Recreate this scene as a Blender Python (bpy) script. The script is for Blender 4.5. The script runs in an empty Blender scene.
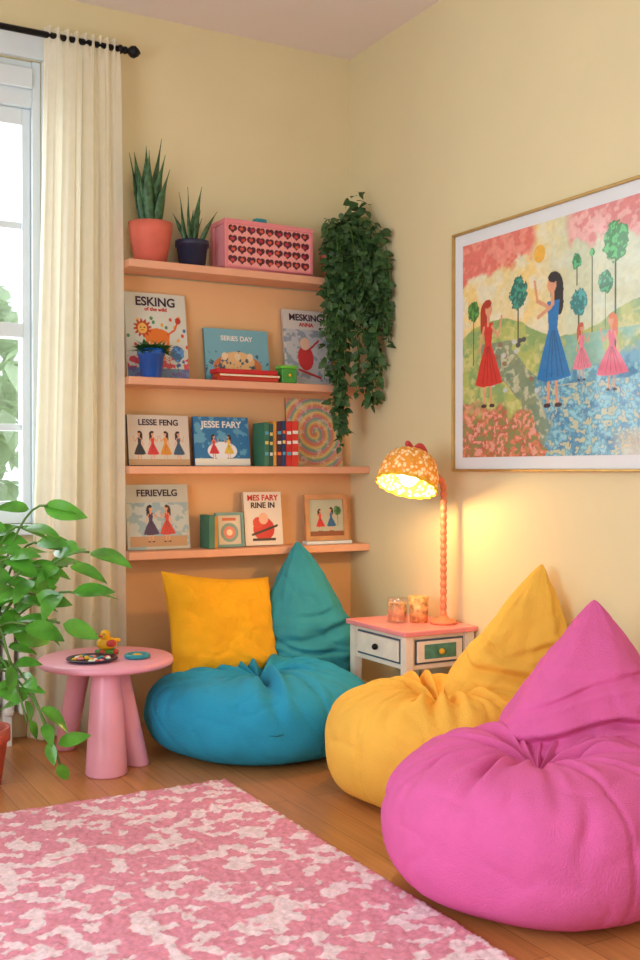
import bpy, math, random
import numpy as np
from mathutils import Vector, Matrix, noise as mnoise

random.seed(7); rng = np.random.default_rng(7)
scene = bpy.context.scene
COL = scene.collection

def lin(c):
    c = c/255.0
    return c/12.92 if c <= 0.04045 else ((c+0.055)/1.055)**2.4
def S(r, g, b): return (lin(r), lin(g), lin(b))

# ------------------------------------------------------------------ materials
def mat(name, col, rough=0.6, var=0.12, vscale=8.0, bump=0.0, bscale=60.0, metal=0.0,
        sheen=0.0, coat=0.0, trans=0.0, emit=None, estr=0.0, attr=None, spec=None):
    m = bpy.data.materials.new(name); m.use_nodes = True
    nt = m.node_tree; N = nt.nodes; L = nt.links
    b = N['Principled BSDF']; out = N['Material Output']
    tc = N.new('ShaderNodeTexCoord')
    b.inputs['Roughness'].default_value = rough
    b.inputs['Metallic'].default_value = metal
    if spec is not None: b.inputs['Specular IOR Level'].default_value = spec
    if sheen:
        b.inputs['Sheen Weight'].default_value = sheen
        b.inputs['Sheen Roughness'].default_value = 0.5
    if coat:
        b.inputs['Coat Weight'].default_value = coat
        b.inputs['Coat Roughness'].default_value = 0.08
    if attr:
        a = N.new('ShaderNodeAttribute'); a.attribute_name = attr
        L.new(a.outputs['Color'], b.inputs['Base Color'])
        csock = a.outputs['Color']
    else:
        nz = N.new('ShaderNodeTexNoise'); nz.inputs['Scale'].default_value = vscale
        nz.inputs['Detail'].default_value = 4
        L.new(tc.outputs['Object'], nz.inputs['Vector'])
        r = N.new('ShaderNodeValToRGB')
        r.color_ramp.elements[0].position = 0.3; r.color_ramp.elements[1].position = 0.7
        r.color_ramp.elements[0].color = (*[max(0, x*(1-var)) for x in col], 1)
        r.color_ramp.elements[1].color = (*[min(1, x*(1+var)) for x in col], 1)
        L.new(nz.outputs['Fac'], r.inputs['Fac']); L.new(r.outputs['Color'], b.inputs['Base Color'])
        csock = r.outputs['Color']
    if bump:
        n2 = N.new('ShaderNodeTexNoise'); n2.inputs['Scale'].default_value = bscale
        n2.inputs['Detail'].default_value = 5
        L.new(tc.outputs['Object'], n2.inputs['Vector'])
        bp = N.new('ShaderNodeBump'); bp.inputs['Strength'].default_value = bump
        bp.inputs['Distance'].default_value = 0.01
        L.new(n2.outputs['Fac'], bp.inputs['Height']); L.new(bp.outputs['Normal'], b.inputs['Normal'])
    if emit:
        b.inputs['Emission Color'].default_value = (*emit, 1)
        b.inputs['Emission Strength'].default_value = estr
    if trans:
        t = N.new('ShaderNodeBsdfTranslucent'); L.new(csock, t.inputs['Color'])
        mx = N.new('ShaderNodeMixShader'); mx.inputs[0].default_value = trans
        L.new(b.outputs[0], mx.inputs[1]); L.new(t.outputs[0], mx.inputs[2])
        L.new(mx.outputs[0], out.inputs['Surface'])
    return m

M = {}
M['wall'] = mat('wall_paint_cream', S(228, 214, 170), 0.85, 0.02, 3, 0.04, 120)
M['ceil'] = mat('ceiling_paint', S(238, 228, 222), 0.9, 0.02, 3)
M['peach'] = mat('shelf_panel_peach', S(236, 186, 132), 0.8, 0.03, 3, 0.04, 120)
M['shelf'] = mat('shelf_paint_peach', S(234, 172, 136), 0.5, 0.05, 12)
M['white'] = mat('white_gloss_paint', S(222, 234, 238), 0.4, 0.02, 10)
M['base'] = mat('baseboard_paint', S(225, 205, 165), 0.5, 0.03, 10)
M['rod'] = mat('black_iron', S(28, 26, 30), 0.4, 0.2, 20, metal=0.6)
M['curtain'] = mat('curtain_linen', S(250, 245, 226), 0.9, 0.02, 20, 0.12, 400, trans=0.5)
M['terra'] = mat('terracotta_pink', S(216, 108, 88), 0.7, 0.08, 20, 0.05)
M['darkpot'] = mat('navy_ceramic', S(42, 48, 72), 0.4, 0.15, 20)
M['bluepot'] = mat('blue_ceramic', S(25, 95, 190), 0.25, 0.1, 20, coat=0.4)
M['soil'] = mat('soil', S(50, 34, 24), 0.95, 0.4, 60, 0.6, 80)
M['leaf'] = mat('leaf_dark_green', S(60, 112, 50), 0.45, 0.5, 25, trans=0.15)
M['ivy'] = mat('ivy_leaf_green', S(62, 96, 52), 0.5, 0.55, 30, trans=0.12)
M['pleaf'] = mat('glossy_leaf_green', S(96, 168, 60), 0.22, 0.45, 12, trans=0.3)
M['snake'] = mat('snake_plant_green', S(64, 104, 66), 0.45, 0.6, 60)
M['stem'] = mat('stem_green', S(90, 130, 56), 0.6, 0.2, 30)
M['pinkpl'] = mat('pink_crate_plastic', S(236, 140, 146), 0.5, 0.05, 20)
M['pinktab'] = mat('pink_table_paint', S(244, 168, 188), 0.4, 0.03, 10, coat=0.2)
M['standtop'] = mat('nightstand_top_pink', S(242, 146, 150), 0.35, 0.05, 20, coat=0.3)
M['standw'] = mat('nightstand_white', S(238, 226, 210), 0.5, 0.05, 30, 0.05)
M['outline'] = mat('drawer_line_blue', S(70, 90, 110), 0.5, 0.1, 30)
M['green'] = mat('drawer_green', S(80, 140, 120), 0.5, 0.25, 60)
M['yell'] = mat('yellow_plastic', S(240, 185, 30), 0.35, 0.05, 30)
M['red'] = mat('red_card', S(200, 45, 40), 0.5, 0.1, 30)
M['redp'] = mat('lamp_red_bow', S(206, 70, 66), 0.5, 0.15, 60)
M['lampstem'] = mat('lamp_coral_beads', S(216, 130, 92), 0.45, 0.12, 60)
M['teal'] = mat('teal_plastic', S(40, 150, 165), 0.4, 0.1, 30)
M['grn'] = mat('green_plastic', S(70, 150, 60), 0.4, 0.1, 30)
M['black'] = mat('dark_plate', S(40, 40, 60), 0.3, 0.2, 30)
M['page'] = mat('paper_pages', S(235, 225, 200), 0.9, 0.05, 60)
M['gold'] = mat('brass_frame', S(196, 160, 95), 0.35, 0.08, 30, metal=0.6)
M['mat'] = mat('picture_mat_board', S(226, 230, 232), 0.7, 0.01, 10)
M['wood'] = mat('light_wood', S(205, 150, 100), 0.5, 0.12, 20)
M['blue'] = mat('beanbag_blue_cotton', S(36, 156, 194), 0.92, 0.06, 10, 0.45, 260)
M['tealf'] = mat('beanbag_teal_cotton', S(50, 150, 166), 0.92, 0.06, 10, 0.45, 260)
M['yellow'] = mat('beanbag_yellow_cotton', S(250, 192, 76), 0.92, 0.05, 10, 0.45, 260)
M['pink'] = mat('beanbag_pink_cotton', S(226, 100, 168), 0.92, 0.05, 10, 0.45, 260)
M['must'] = mat('mustard_cushion_cotton', S(248, 182, 22), 0.92, 0.05, 10, 0.45, 260)
M['paint'] = mat('printed_artwork', (1, 1, 1), 0.45, attr='Col')
M['artp'] = mat('painting_under_glass', (1, 1, 1), 0.5, attr='Col', coat=0.5)
M['text'] = mat('print_ink_dark', S(60, 40, 60), 0.6, 0.05)
M['textr'] = mat('print_ink_red', S(205, 50, 40), 0.6, 0.05)
M['textw'] = mat('print_ink_white', S(240, 235, 225), 0.6, 0.02)
M['bulb'] = mat('bulb_glow', (1, .85, .6), 0.5, 0.0, emit=(1, .86, .56), estr=6)
M['bark'] = mat('bark', S(150, 140, 125), 0.9, 0.3, 10)
M['gtree'] = mat('garden_foliage', S(196, 216, 186), 0.8, 0.3, 3, trans=.3)
M['lawn'] = mat('garden_lawn', S(170, 198, 150), 0.9, 0.2, 2)
M['radi'] = mat('radiator_white', S(230, 228, 220), 0.4, 0.03)

def mix_glass(name, f=0.08):
    m = bpy.data.materials.new(name); m.use_nodes = True
    nt = m.node_tree; N = nt.nodes; L = nt.links
    N.remove(N['Principled BSDF'])
    t = N.new('ShaderNodeBsdfTransparent'); g = N.new('ShaderNodeBsdfGlossy')
    g.inputs['Roughness'].default_value = 0.03
    mx = N.new('ShaderNodeMixShader'); mx.inputs[0].default_value = f
    L.new(t.outputs[0], mx.inputs[1]); L.new(g.outputs[0], mx.inputs[2])
    L.new(mx.outputs[0], N['Material Output'].inputs['Surface'])
    return m
M['glass'] = mix_glass('window_glass'); M['jar'] = mix_glass('jar_glass', 0.22)

def floor_mat():
    m = bpy.data.materials.new('oak_plank_floor'); m.use_nodes = True
    nt = m.node_tree; N = nt.nodes; L = nt.links; b = N['Principled BSDF']
    tc = N.new('ShaderNodeTexCoord'); mp = N.new('ShaderNodeMapping')
    mp.inputs['Rotation'].default_value = (0, 0, math.radians(90))
    L.new(tc.outputs['Object'], mp.inputs['Vector'])
    br = N.new('ShaderNodeTexBrick'); br.inputs['Scale'].default_value = 1.0
    br.inputs['Brick Width'].default_value = 1.1; br.inputs['Row Height'].default_value = 0.085
    br.inputs['Mortar Size'].default_value = 0.0009
    br.inputs['Color1'].default_value = (*S(208, 144, 86), 1); br.inputs['Color2'].default_value = (*S(190, 126, 70), 1)
    br.inputs['Mortar'].default_value = (*S(120, 74, 38), 1)
    L.new(mp.outputs[0], br.inputs['Vector'])
    m2 = N.new('ShaderNodeMapping'); m2.inputs['Scale'].default_value = (30, 1.5, 1)
    L.new(tc.outputs['Object'], m2.inputs['Vector'])
    nz = N.new('ShaderNodeTexNoise'); nz.inputs['Scale'].default_value = 2.5; nz.inputs['Detail'].default_value = 6
    L.new(m2.outputs[0], nz.inputs['Vector'])
    mr = N.new('ShaderNodeMapRange'); mr.inputs['To Min'].default_value = 0.65; mr.inputs['To Max'].default_value = 1.25
    L.new(nz.outputs['Fac'], mr.inputs['Value'])
    mx = N.new('ShaderNodeVectorMath'); mx.operation = 'SCALE'
    L.new(br.outputs['Color'], mx.inputs[0]); L.new(mr.outputs[0], mx.inputs['Scale'])
    L.new(mx.outputs[0], b.inputs['Base Color'])
    b.inputs['Roughness'].default_value = 0.3
    return m
M['floor'] = floor_mat()

def rug_mat():
    m = bpy.data.materials.new('rug_pink_white_pile'); m.use_nodes = True
    nt = m.node_tree; N = nt.nodes; L = nt.links; b = N['Principled BSDF']
    tc = N.new('ShaderNodeTexCoord')
    mp = N.new('ShaderNodeMapping'); mp.inputs['Scale'].default_value = (1.0, 1.1, 1)
    mp.inputs['Rotation'].default_value = (0, 0, 0.5)
    L.new(tc.outputs['Object'], mp.inputs['Vector'])
    nz = N.new('ShaderNodeTexNoise'); nz.inputs['Scale'].default_value = 23
    nz.inputs['Detail'].default_value = 0.8; nz.inputs['Distortion'].default_value = 0.2
    L.new(mp.outputs[0], nz.inputs['Vector'])
    r = N.new('ShaderNodeValToRGB')
    e = r.color_ramp.elements
    e[0].position = 0.515; e[0].color = (*S(228, 148, 168), 1)
    e[1].position = 0.57; e[1].color = (*S(242, 216, 222), 1)
    L.new(nz.outputs['Fac'], r.inputs['Fac'])
    n2 = N.new('ShaderNodeTexNoise'); n2.inputs['Scale'].default_value = 90; n2.inputs['Detail'].default_value = 3
    L.new(tc.outputs['Object'], n2.inputs['Vector'])
    mr = N.new('ShaderNodeMapRange'); mr.inputs['From Min'].default_value = .3; mr.inputs['From Max'].default_value = .7
    mr.inputs['To Min'].default_value = 0.8; mr.inputs['To Max'].default_value = 1.1
    L.new(n2.outputs['Fac'], mr.inputs['Value'])
    mx = N.new('ShaderNodeVectorMath'); mx.operation = 'SCALE'
    L.new(r.outputs['Color'], mx.inputs[0]); L.new(mr.outputs[0], mx.inputs['Scale'])
    L.new(mx.outputs[0], b.inputs['Base Color'])
    b.inputs['Roughness'].default_value = 0.95
    return m
M['rug'] = rug_mat()

def shade_mat():
    m = mat('lamp_shade_fabric', S(240, 190, 90), 0.8, 0.1, 30)
    nt = m.node_tree; N = nt.nodes; L = nt.links; b = N['Principled BSDF']
    tc = N.new('ShaderNodeTexCoord')
    v = N.new('ShaderNodeTexVoronoi'); v.inputs['Scale'].default_value = 75
    L.new(tc.outputs['Object'], v.inputs['Vector'])
    r = N.new('ShaderNodeValToRGB')
    r.color_ramp.elements[0].position = .30; r.color_ramp.elements[0].color = (*S(252, 238, 196), 1)
    r.color_ramp.elements[1].position = .55; r.color_ramp.elements[1].color = (*S(226, 168, 60), 1)
    L.new(v.outputs['Distance'], r.inputs['Fac']); L.new(r.outputs[0], b.inputs['Base Color'])
    t = N.new('ShaderNodeBsdfTranslucent'); L.new(r.outputs[0], t.inputs['Color'])
    mx = N.new('ShaderNodeMixShader'); mx.inputs[0].default_value = .13
    L.new(b.outputs[0], mx.inputs[1]); L.new(t.outputs[0], mx.inputs[2])
    L.new(mx.outputs[0], N['Material Output'].inputs['Surface'])
    return m
M['shade'] = shade_mat()

# ------------------------------------------------------------------ geometry helpers
def group(name, loc=(0, 0, 0)):
    e = bpy.data.objects.new(name, None); e.location = loc; e.empty_display_size = 0.1
    COL.objects.link(e); return e
def adopt(o, p):
    if p is not None:
        o.parent = p; o.matrix_parent_inverse = Matrix.Translation(p.location).inverted()
def mesh(name, V, F, m, parent=None, smooth=True, mw=None):
    me = bpy.data.meshes.new(name); me.from_pydata([tuple(v) for v in V], [], F); me.update()
    if smooth: me.polygons.foreach_set('use_smooth', [True]*len(me.polygons))
    if m is not None: me.materials.append(m)
    o = bpy.data.objects.new(name, me); COL.objects.link(o)
    if mw is not None: me.transform(mw)
    adopt(o, parent); return o
def box(name, lo, hi, m, parent=None, bevel=0.0, mw=None):
    x0, y0, z0 = lo; x1, y1, z1 = hi
    V = [(x0, y0, z0), (x1, y0, z0), (x1, y1, z0), (x0, y1, z0), (x0, y0, z1), (x1, y0, z1), (x1, y1, z1), (x0, y1, z1)]
    F = [(0, 3, 2, 1), (4, 5, 6, 7), (0, 1, 5, 4), (1, 2, 6, 5), (2, 3, 7, 6), (3, 0, 4, 7)]
    o = mesh(name, V, F, m, parent, False, mw)
    if bevel:
        b = o.modifiers.new('bev', 'BEVEL'); b.width = bevel; b.segments = 3
    return o
def lathe(name, prof, c, m, parent=None, n=48, mw=None, smooth=True, ruffle=0, rk=0):
    V = []; F = []
    for i, (r, z) in enumerate(prof):
        for j in range(n):
            a = 2*math.pi*j/n
            rr = r*(1+ruffle*math.sin(rk*a+i*0.6))
            V.append((c[0]+rr*math.cos(a), c[1]+rr*math.sin(a), c[2]+z))
    for i in range(len(prof)-1):
        for j in range(n):
            k = (j+1) % n
            F.append((i*n+j, i*n+k, (i+1)*n+k, (i+1)*n+j))
    return mesh(name, V, F, m, parent, smooth, mw)
def tube(name, pts, rad, m, parent=None, n=10, beads=0):
    P = [Vector(p) for p in pts]; V = []; F = []
    if not hasattr(rad, '__len__'): rad = [rad]*len(P)
    up = Vector((0.3, 0.5, 0.81))
    for i, p in enumerate(P):
        t = (P[min(i+1, len(P)-1)]-P[max(i-1, 0)]).normalized()
        a = t.cross(up)
        if a.length < 1e-3: a = t.cross(Vector((1, 0, 0)))
        a.normalize(); b = t.cross(a)
        for j in range(n):
            w = 2*math.pi*j/n
            V.append(p+(a*math.cos(w)+b*math.sin(w))*rad[i])
    for i in range(len(P)-1):
        for j in range(n):
            k = (j+1) % n; F.append((i*n+j, i*n+k, (i+1)*n+k, (i+1)*n+j))
    F.append(tuple(range(n))[::-1]); F.append(tuple(range((len(P)-1)*n, len(P)*n)))
    return mesh(name, V, F, m, parent)
def ball(name, c, r, m, parent=None, n=20):
    if not hasattr(r, '__len__'): r = (r, r, r)
    V = []; F = []; k = n//2
    for i in range(k+1):
        ph = -math.pi/2+math.pi*i/k
        for j in range(n):
            a = 2*math.pi*j/n
            V.append((c[0]+r[0]*math.cos(ph)*math.cos(a), c[1]+r[1]*math.cos(ph)*math.sin(a), c[2]+r[2]*math.sin(ph)))
    for i in range(k):
        for j in range(n):
            q = (j+1) % n; F.append((i*n+j, i*n+q, (i+1)*n+q, (i+1)*n+j))
    return mesh(name, V, F, m, parent)
def bez(p0, p1, p2, p3, n):
    p0, p1, p2, p3 = map(Vector, (p0, p1, p2, p3)); o = []
    for i in range(n+1):
        t = i/n; o.append(p0*(1-t)**3+p1*3*t*(1-t)**2+p2*3*t*t*(1-t)+p3*t**3)
    return o

def add_leaf(V, F, base, d, up, L, W, droop=0.3, fold=0.25, n=6):
    d = Vector(d).normalized(); up = Vector(up)
    s = d.cross(up)
    if s.length < 1e-3: s = d.cross(Vector((1, 0, 0)))
    s.normalize(); nn = s.cross(d).normalized()
    b0 = len(V); base = Vector(base)
    for i in range(n+1):
        t = i/n
        w = W*0.5*(math.sin(math.pi*t**0.75)**0.8 if 0 < t < 1 else 0.03)
        c = base+d*(L*t)-nn*(droop*L*t*t)
        V.append(c-s*w+nn*fold*w); V.append(c); V.append(c+s*w+nn*fold*w)
    for i in range(n):
        a = b0+i*3
        F.append((a, a+1, a+4, a+3)); F.append((a+1, a+2, a+5, a+4))

def vnoise(x, y, seed=0):
    r = np.random.default_rng(seed); G = r.random((64, 64))
    xi = np.floor(x).astype(int); yi = np.floor(y).astype(int); fx = x-xi; fy = y-yi
    fx = fx*fx*(3-2*fx); fy = fy*fy*(3-2*fy)
    g = lambda a, b: G[a % 64, b % 64]
    return (g(xi, yi)*(1-fx)+g(xi+1, yi)*fx)*(1-fy)+(g(xi, yi+1)*(1-fx)+g(xi+1, yi+1)*fx)*fy
def fbm(x, y, seed=0): return vnoise(x, y, seed)*.55+vnoise(x*2.1, y*2.1, seed+1)*.3+vnoise(x*4.3, y*4.3, seed+2)*.15
class Cv:
    def __init__(s, w, h, res, bg):
        s.w, s.h = w, h; s.nx = max(8, int(w/res)); s.ny = max(8, int(h/res))
        s.X, s.Y = np.meshgrid(np.linspace(0, w, s.nx+1), np.linspace(0, h, s.ny+1))
        s.C = np.zeros(s.X.shape+(3,)); s.C[:] = np.array(bg)
    def put(s, m, col, a=1.0):
        m = np.clip(m.astype(float), 0, 1)[..., None]*a
        s.C = s.C*(1-m)+np.array(col)*m
    def disc(s, x, y, rx, ry, col, a=1.0): s.put(((s.X-x)/rx)**2+((s.Y-y)/ry)**2 < 1, col, a)
    def rect(s, x0, y0, x1, y1, col, a=1.0): s.put((s.X >= x0) & (s.X <= x1) & (s.Y >= y0) & (s.Y <= y1), col, a)
    def line(s, x0, y0, x1, y1, wd, col):
        dx, dy = x1-x0, y1-y0; t = np.clip(((s.X-x0)*dx+(s.Y-y0)*dy)/(dx*dx+dy*dy+1e-9), 0, 1)
        s.put(np.hypot(s.X-x0-t*dx, s.Y-y0-t*dy) < wd/2, col)
    def poly(s, pts, col, a=1.0):
        ins = np.zeros(s.X.shape, bool); n = len(pts)
        for i in range(n):
            x0, y0 = pts[i]; x1, y1 = pts[(i+1) % n]
            if y0 == y1: continue
            c = ((s.Y > min(y0, y1)) & (s.Y <= max(y0, y1)) & (s.X < (x1-x0)*(s.Y-y0)/(y1-y0)+x0)); ins ^= c
        s.put(ins, col, a)
    def girl(s, x, y, h, dress, hair, k=1, arms=True, skin=S(225, 160, 120), wide=1.0, up=False):
        u = h
        s.line(x-.05*u, y, x-.04*u, y+.3*u, .03*u, skin); s.line(x+.05*u, y, x+.03*u, y+.3*u, .03*u, skin)
        s.disc(x-.06*u, y, .04*u, .018*u, S(60, 30, 40)); s.disc(x+.06*u, y, .04*u, .018*u, S(60, 30, 40))
        s.disc(x-.045*k*u, y+.83*u, .07*u, .13*u, hair); s.disc(x-.07*k*u, y+.74*u, .045*u, .09*u, hair)
        s.poly([(x-.15*u*wide, y+.2*u), (x-.07*u*wide, y+.175*u), (x+.05*u*wide, y+.18*u), (x+.17*u*wide, y+.2*u), (x+.1*u*wide, y+.4*u), (x+.05*u, y+.56*u), (x+.075*u, y+.76*u), (x-.06*u, y+.76*u), (x-.045*u, y+.56*u), (x-.1*u*wide, y+.38*u)], dress)
        for q in (-.06, -.01, .05, .1): s.line(x+q*u*wide, y+.21*u, x+q*.2*u, y+.54*u, .012*u, tuple(c*.6 for c in dress))
        s.line(x, y+.74*u, x, y+.82*u, .035*u, skin)
        s.disc(x+.01*k*u, y+.88*u, .05*u, .062*u, skin)
        s.disc(x-.01*k*u, y+.935*u, .06*u, .04*u, hair)
        if arms:
            if up:
                s.line(x+.06*k*u, y+.73*u, x+.17*k*u, y+.78*u, .03*u, skin); s.line(x+.17*k*u, y+.78*u, x+.2*k*u, y+.93*u, .025*u, skin)
                s.line(x+.02*k*u, y+.72*u, x+.16*k*u, y+.66*u, .03*u, skin)
            else:
                s.line(x+.06*k*u, y+.72*u, x+.15*k*u, y+.62*u, .03*u, skin); s.line(x+.15*k*u, y+.62*u, x+.2*k*u, y+.8*u, .025*u, skin)
                s.line(x-.06*k*u, y+.72*u, x-.13*k*u, y+.5*u, .03*u, skin)
    def tree(s, x, y0, y1, r, col, seed=0):
        s.line(x, y0, x, y1, max(.004, r*.13), S(70, 80, 50))
        R = np.hypot(s.X-x, (s.Y-y1)/1.15); nz = fbm(s.X*90, s.Y*90, seed)
        s.put(R < r*(0.75+.5*nz), col); s.put((R < r*.95) & (nz > .55), tuple(min(1, c*2.1+.02) for c in col))
def canvas_obj(name, cv, m, mw, parent):
    nx, ny = cv.nx, cv.ny
    V = np.stack([cv.X.ravel(), np.zeros(cv.X.size), cv.Y.ravel()], 1)
    F = []
    for j in range(ny):
        for i in range(nx):
            a = j*(nx+1)+i; F.append((a, a+1, a+nx+2, a+nx+1))
    o = mesh(name, V.tolist(), F, m, None, False, mw)
    at = o.data.color_attributes.new('Col', 'FLOAT_COLOR', 'POINT')
    c4 = np.ones((cv.X.size, 4)); c4[:, :3] = np.clip(cv.C.reshape(-1, 3), 0, 1)
    at.data.foreach_set('color', c4.ravel().tolist())
    adopt(o, parent); return o

# ------------------------------------------------------------------ room shell
H = 2.6; XL = -3.4; YF = -5.0
def wall_opening(name, axis, pos, thick, a0, a1, oa0, oa1, oz0, oz1, m):
    g = group(name, (0, 0, 0))
    def bx(n, p0, p1, z0, z1):
        t0, t1 = min(pos, pos+thick), max(pos, pos+thick)
        if axis == 'y': box(n, (p0, t0, z0), (p1, t1, z1), m, g)
        else: box(n, (t0, p0, z0), (t1, p1, z1), m, g)
    bx('panel_a', a0, oa0, 0, H); bx('panel_b', oa1, a1, 0, H)
    bx('panel_below', oa0, oa1, 0, oz0); bx('panel_above', oa0, oa1, oz1, H)
    return g
wall_opening('wall_back', 'y', 0, 0.15, XL-.15, 0.15, -2.12, -1.255, 0.74, 2.36, M['wall'])
box('wall_right', (0, YF-.15, 0), (0.15, 0, H), M['wall'])
wall_opening('wall_left', 'x', XL, -0.15, YF-.15, 0, -3.5, -1.5, 0.4, 2.0, M['wall'])
wall_opening('wall_front', 'y', YF, -0.15, XL, 0, -2.6, -0.8, 0.5, 2.2, M['wall'])  # unseen opening added to let the front fill light in
box('floor', (XL-.15, YF-.15, -0.1), (0.15, 0.15, 0), M['floor'])
box('ceiling', (XL-.15, YF-.15, H), (0.15, 0.15, H+.1), M['ceil'])
box('baseboard_back', (XL, -0.018, 0), (-1.03, -0.0005, 0.09), M['base'], bevel=.004)
box('baseboard_right', (-0.018, YF, 0), (-0.0005, -0.02, 0.09), M['base'], bevel=.004)

# window
g = group('window_1', (-1.69, 0.05, 1.5))
wx0, wx1, wz0, wz1 = -2.12, -1.255, .74, 2.36
def wb(n, x0, x1, z0, z1, y0, y1): box(n, (x0, y0, z0), (x1, y1, z1), M['white'], g, .002)
e = .001
wb('jamb_l', wx0+e, wx0+.04, wz0+e, wz1-e, .004, .12); wb('jamb_r', wx1-.03, wx1-e, wz0+e, wz1-e, .004, .12)
wb('head', wx0+.04, wx1-.03, 2.20, wz1-e, .010, .12)
wb('sash_top', wx0+.07, wx1-.06, 2.14, 2.199, .032, .088); wb('sash_bottom', wx0+.07, wx1-.06, .742, .82, .032, .088)
wb('meeting_rail', wx0+.07, wx1-.06, 1.395, 1.445, .022, .09)
wb('stile_l', wx0+.041, wx0+.07, .742, 2.199, .03, .09); wb('stile_r', wx1-.06, wx1-.031, .742, 2.199, .03, .09)
for z in (1.79, 1.08): wb('muntin_h', wx0+.07, wx1-.06, z-.012, z+.012, .045, .075)
for x in (-1.84, -1.54): wb('muntin_v', x-.01, x+.01, .82, 2.14, .047, .073)
box('casing_r', (wx1, -.015, .742), (wx1+.06, -.0005, 2.36), M['white'], g, .003)
box('casing_l', (wx0-.06, -.015, .742), (wx0, -.0005, 2.36), M['white'], g, .003)
box('casing_top', (wx0-.07, -.022, 2.361), (wx1+.07, -.0005, 2.46), M['white'], g, .004)
box('sill', (wx0-.06, -.06, .705), (wx1+.05, -.0005, .741), M['white'], g, .006)
box('blind_cassette', (wx0+.042, -.012, 2.26), (wx1-.032, .009, 2.33), M['white'], g, .004)
box('glass', (wx0+.071, .058, .82), (wx1-.061, .061, 2.14), M['glass'], g)

# garden outside
box('garden_lawn', (-9, .4, -0.35), (6, 14, -0.3), M['lawn'])
for k, (x, y, zc, r) in enumerate([(-1.2, 5.0, 1.5, 1.2), (1.6, 6.5, 1.6, 1.4), (-3.6, 6.5, 1.2, 1.2)]):
    tg = group('garden_tree', (x, y, -.299))
    tube('trunk', [(x, y, -.297), (x, y, -.1), (x+.1, y, .6), (x, y, zc)], [.14, .12, .1, .07], M['bark'], tg)
    V = []; F = []
    for i in range(1300):
        v = Vector(rng.normal(size=3)).normalized()*r*(.4+.65*random.random()**.5)
        add_leaf(V, F, (x+v.x, y+v.y, zc+v.z*.9), Vector(rng.normal(size=3)), (0, 0, 1), .24, .17, n=3)
    mesh('crown', V, F, M['gtree'], tg)

# radiator
g = group('radiator', (-1.7, -.08, .3))
for i in range(13):
    x = -1.99+i*.052
    box('fin', (x, -.135, .10), (x+.036, -.04, .66), M['radi'], g, .014)
box('pipe', (-2.0, -.095, .14), (-1.34, -.075, .17), M['radi'], g); box('pipe2', (-2.0, -.095, .55), (-1.34, -.075, .58), M['radi'], g)
box('foot', (-1.97, -.12, 0), (-1.94, -.05, .12), M['radi'], g); box('foot2', (-1.42, -.12, 0), (-1.39, -.05, .12), M['radi'], g)

# curtain and rod
g = group('curtain_rod', (-1.6, -.1, 2.42))
tube('pole', [(-2.35, -.1, 2.42), (-.985, -.1, 2.42)], .011, M['rod'], g)
lathe('finial', [(0, 0), (.013, .002), (.013, .012), (.008, .016), (.02, .03), (.022, .042), (.014, .055), (.006, .062), (0, .066)], (0, 0, 0), M['rod'], g, 20,
      mw=Matrix.Translation((-.99, -.1, 2.42)) @ Matrix.Rotation(math.pi/2, 4, 'Y'))
tube('bracket', [(-1.0, -.0005, 2.42), (-1.0, -.1, 2.42)], .007, M['rod'], g)
ball('collar', (-1.0, -.1, 2.42), (.012, .016, .016), M['rod'], g)
tube('bracket_l', [(-2.3, -.0005, 2.42), (-2.3, -.1, 2.42)], .007, M['rod'], g)
V = []; F = []; nx, nz = 300, 60
for j in range(nz+1):
    t = j/nz; z = 2.448*(1-t)+.012*t
    xa = -1.268-.065*t**1.3; xb = -1.005+.012*t
    for i in range(nx+1):
        s = i/nx
        ph = s*2*math.pi*4.6+.7*math.sin(s*7+1)+.5*t*math.sin(s*5)
        amp = (.014+.020*min(1, t*2))*(.75+.35*math.sin(s*11+2))
        y = -.105+amp*math.sin(ph)+.004*math.sin(ph*2.7+t*4)*(1-.4*t)
        pl = math.exp(-t/.02)
        y = y*(1-pl)+pl*(-.103+.016*math.sin(ph*2))
        V.append((xa+(xb-xa)*(s+.010*math.sin(2*ph+t*3)*math.sin(math.pi*s)), y-.012*t, z))
for j in range(nz):
    for i in range(nx):
        a = j*(nx+1)+i; F.append((a, a+1, a+nx+2, a+nx+1))
cur = mesh('curtain', V, F, M['curtain'])

# rug
V = []; F = []; rx0, rx1, ry0, ry1 = -3.1, -.93, -3.6, -.86; nx, ny = 260, 330
for j in range(ny+1):
    for i in range(nx+1):
        e = min(i, nx-i, j, ny-j)
        z = (.0 if e == 0 else .012 if e == 1 else .017)+(random.uniform(-.003, .003) if e > 0 else 0)
        V.append((rx0+(rx1-rx0)*i/nx+(random.uniform(-.003, .003)), ry0+(ry1-ry0)*j/ny+random.uniform(-.003, .003), max(z, .001)))
for j in range(ny):
    for i in range(nx):
        a = j*(nx+1)+i; F.append((a, a+1, a+nx+2, a+nx+1))
mesh('area_rug', V, F, M['rug'])

# ------------------------------------------------------------------ shelving
g = group('bookshelf', (-.5, -.08, 1.1))
box('back_panel', (-.985, -.012, 0), (-.0, -.0005, 1.64), M['peach'], g)
SZ = [1.673, 1.26, .944, .639]
for z in SZ: box('shelf_board', (-.99, -.16, z-.028), (-.001, -.012, z), M['shelf'], g, .003)

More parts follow.
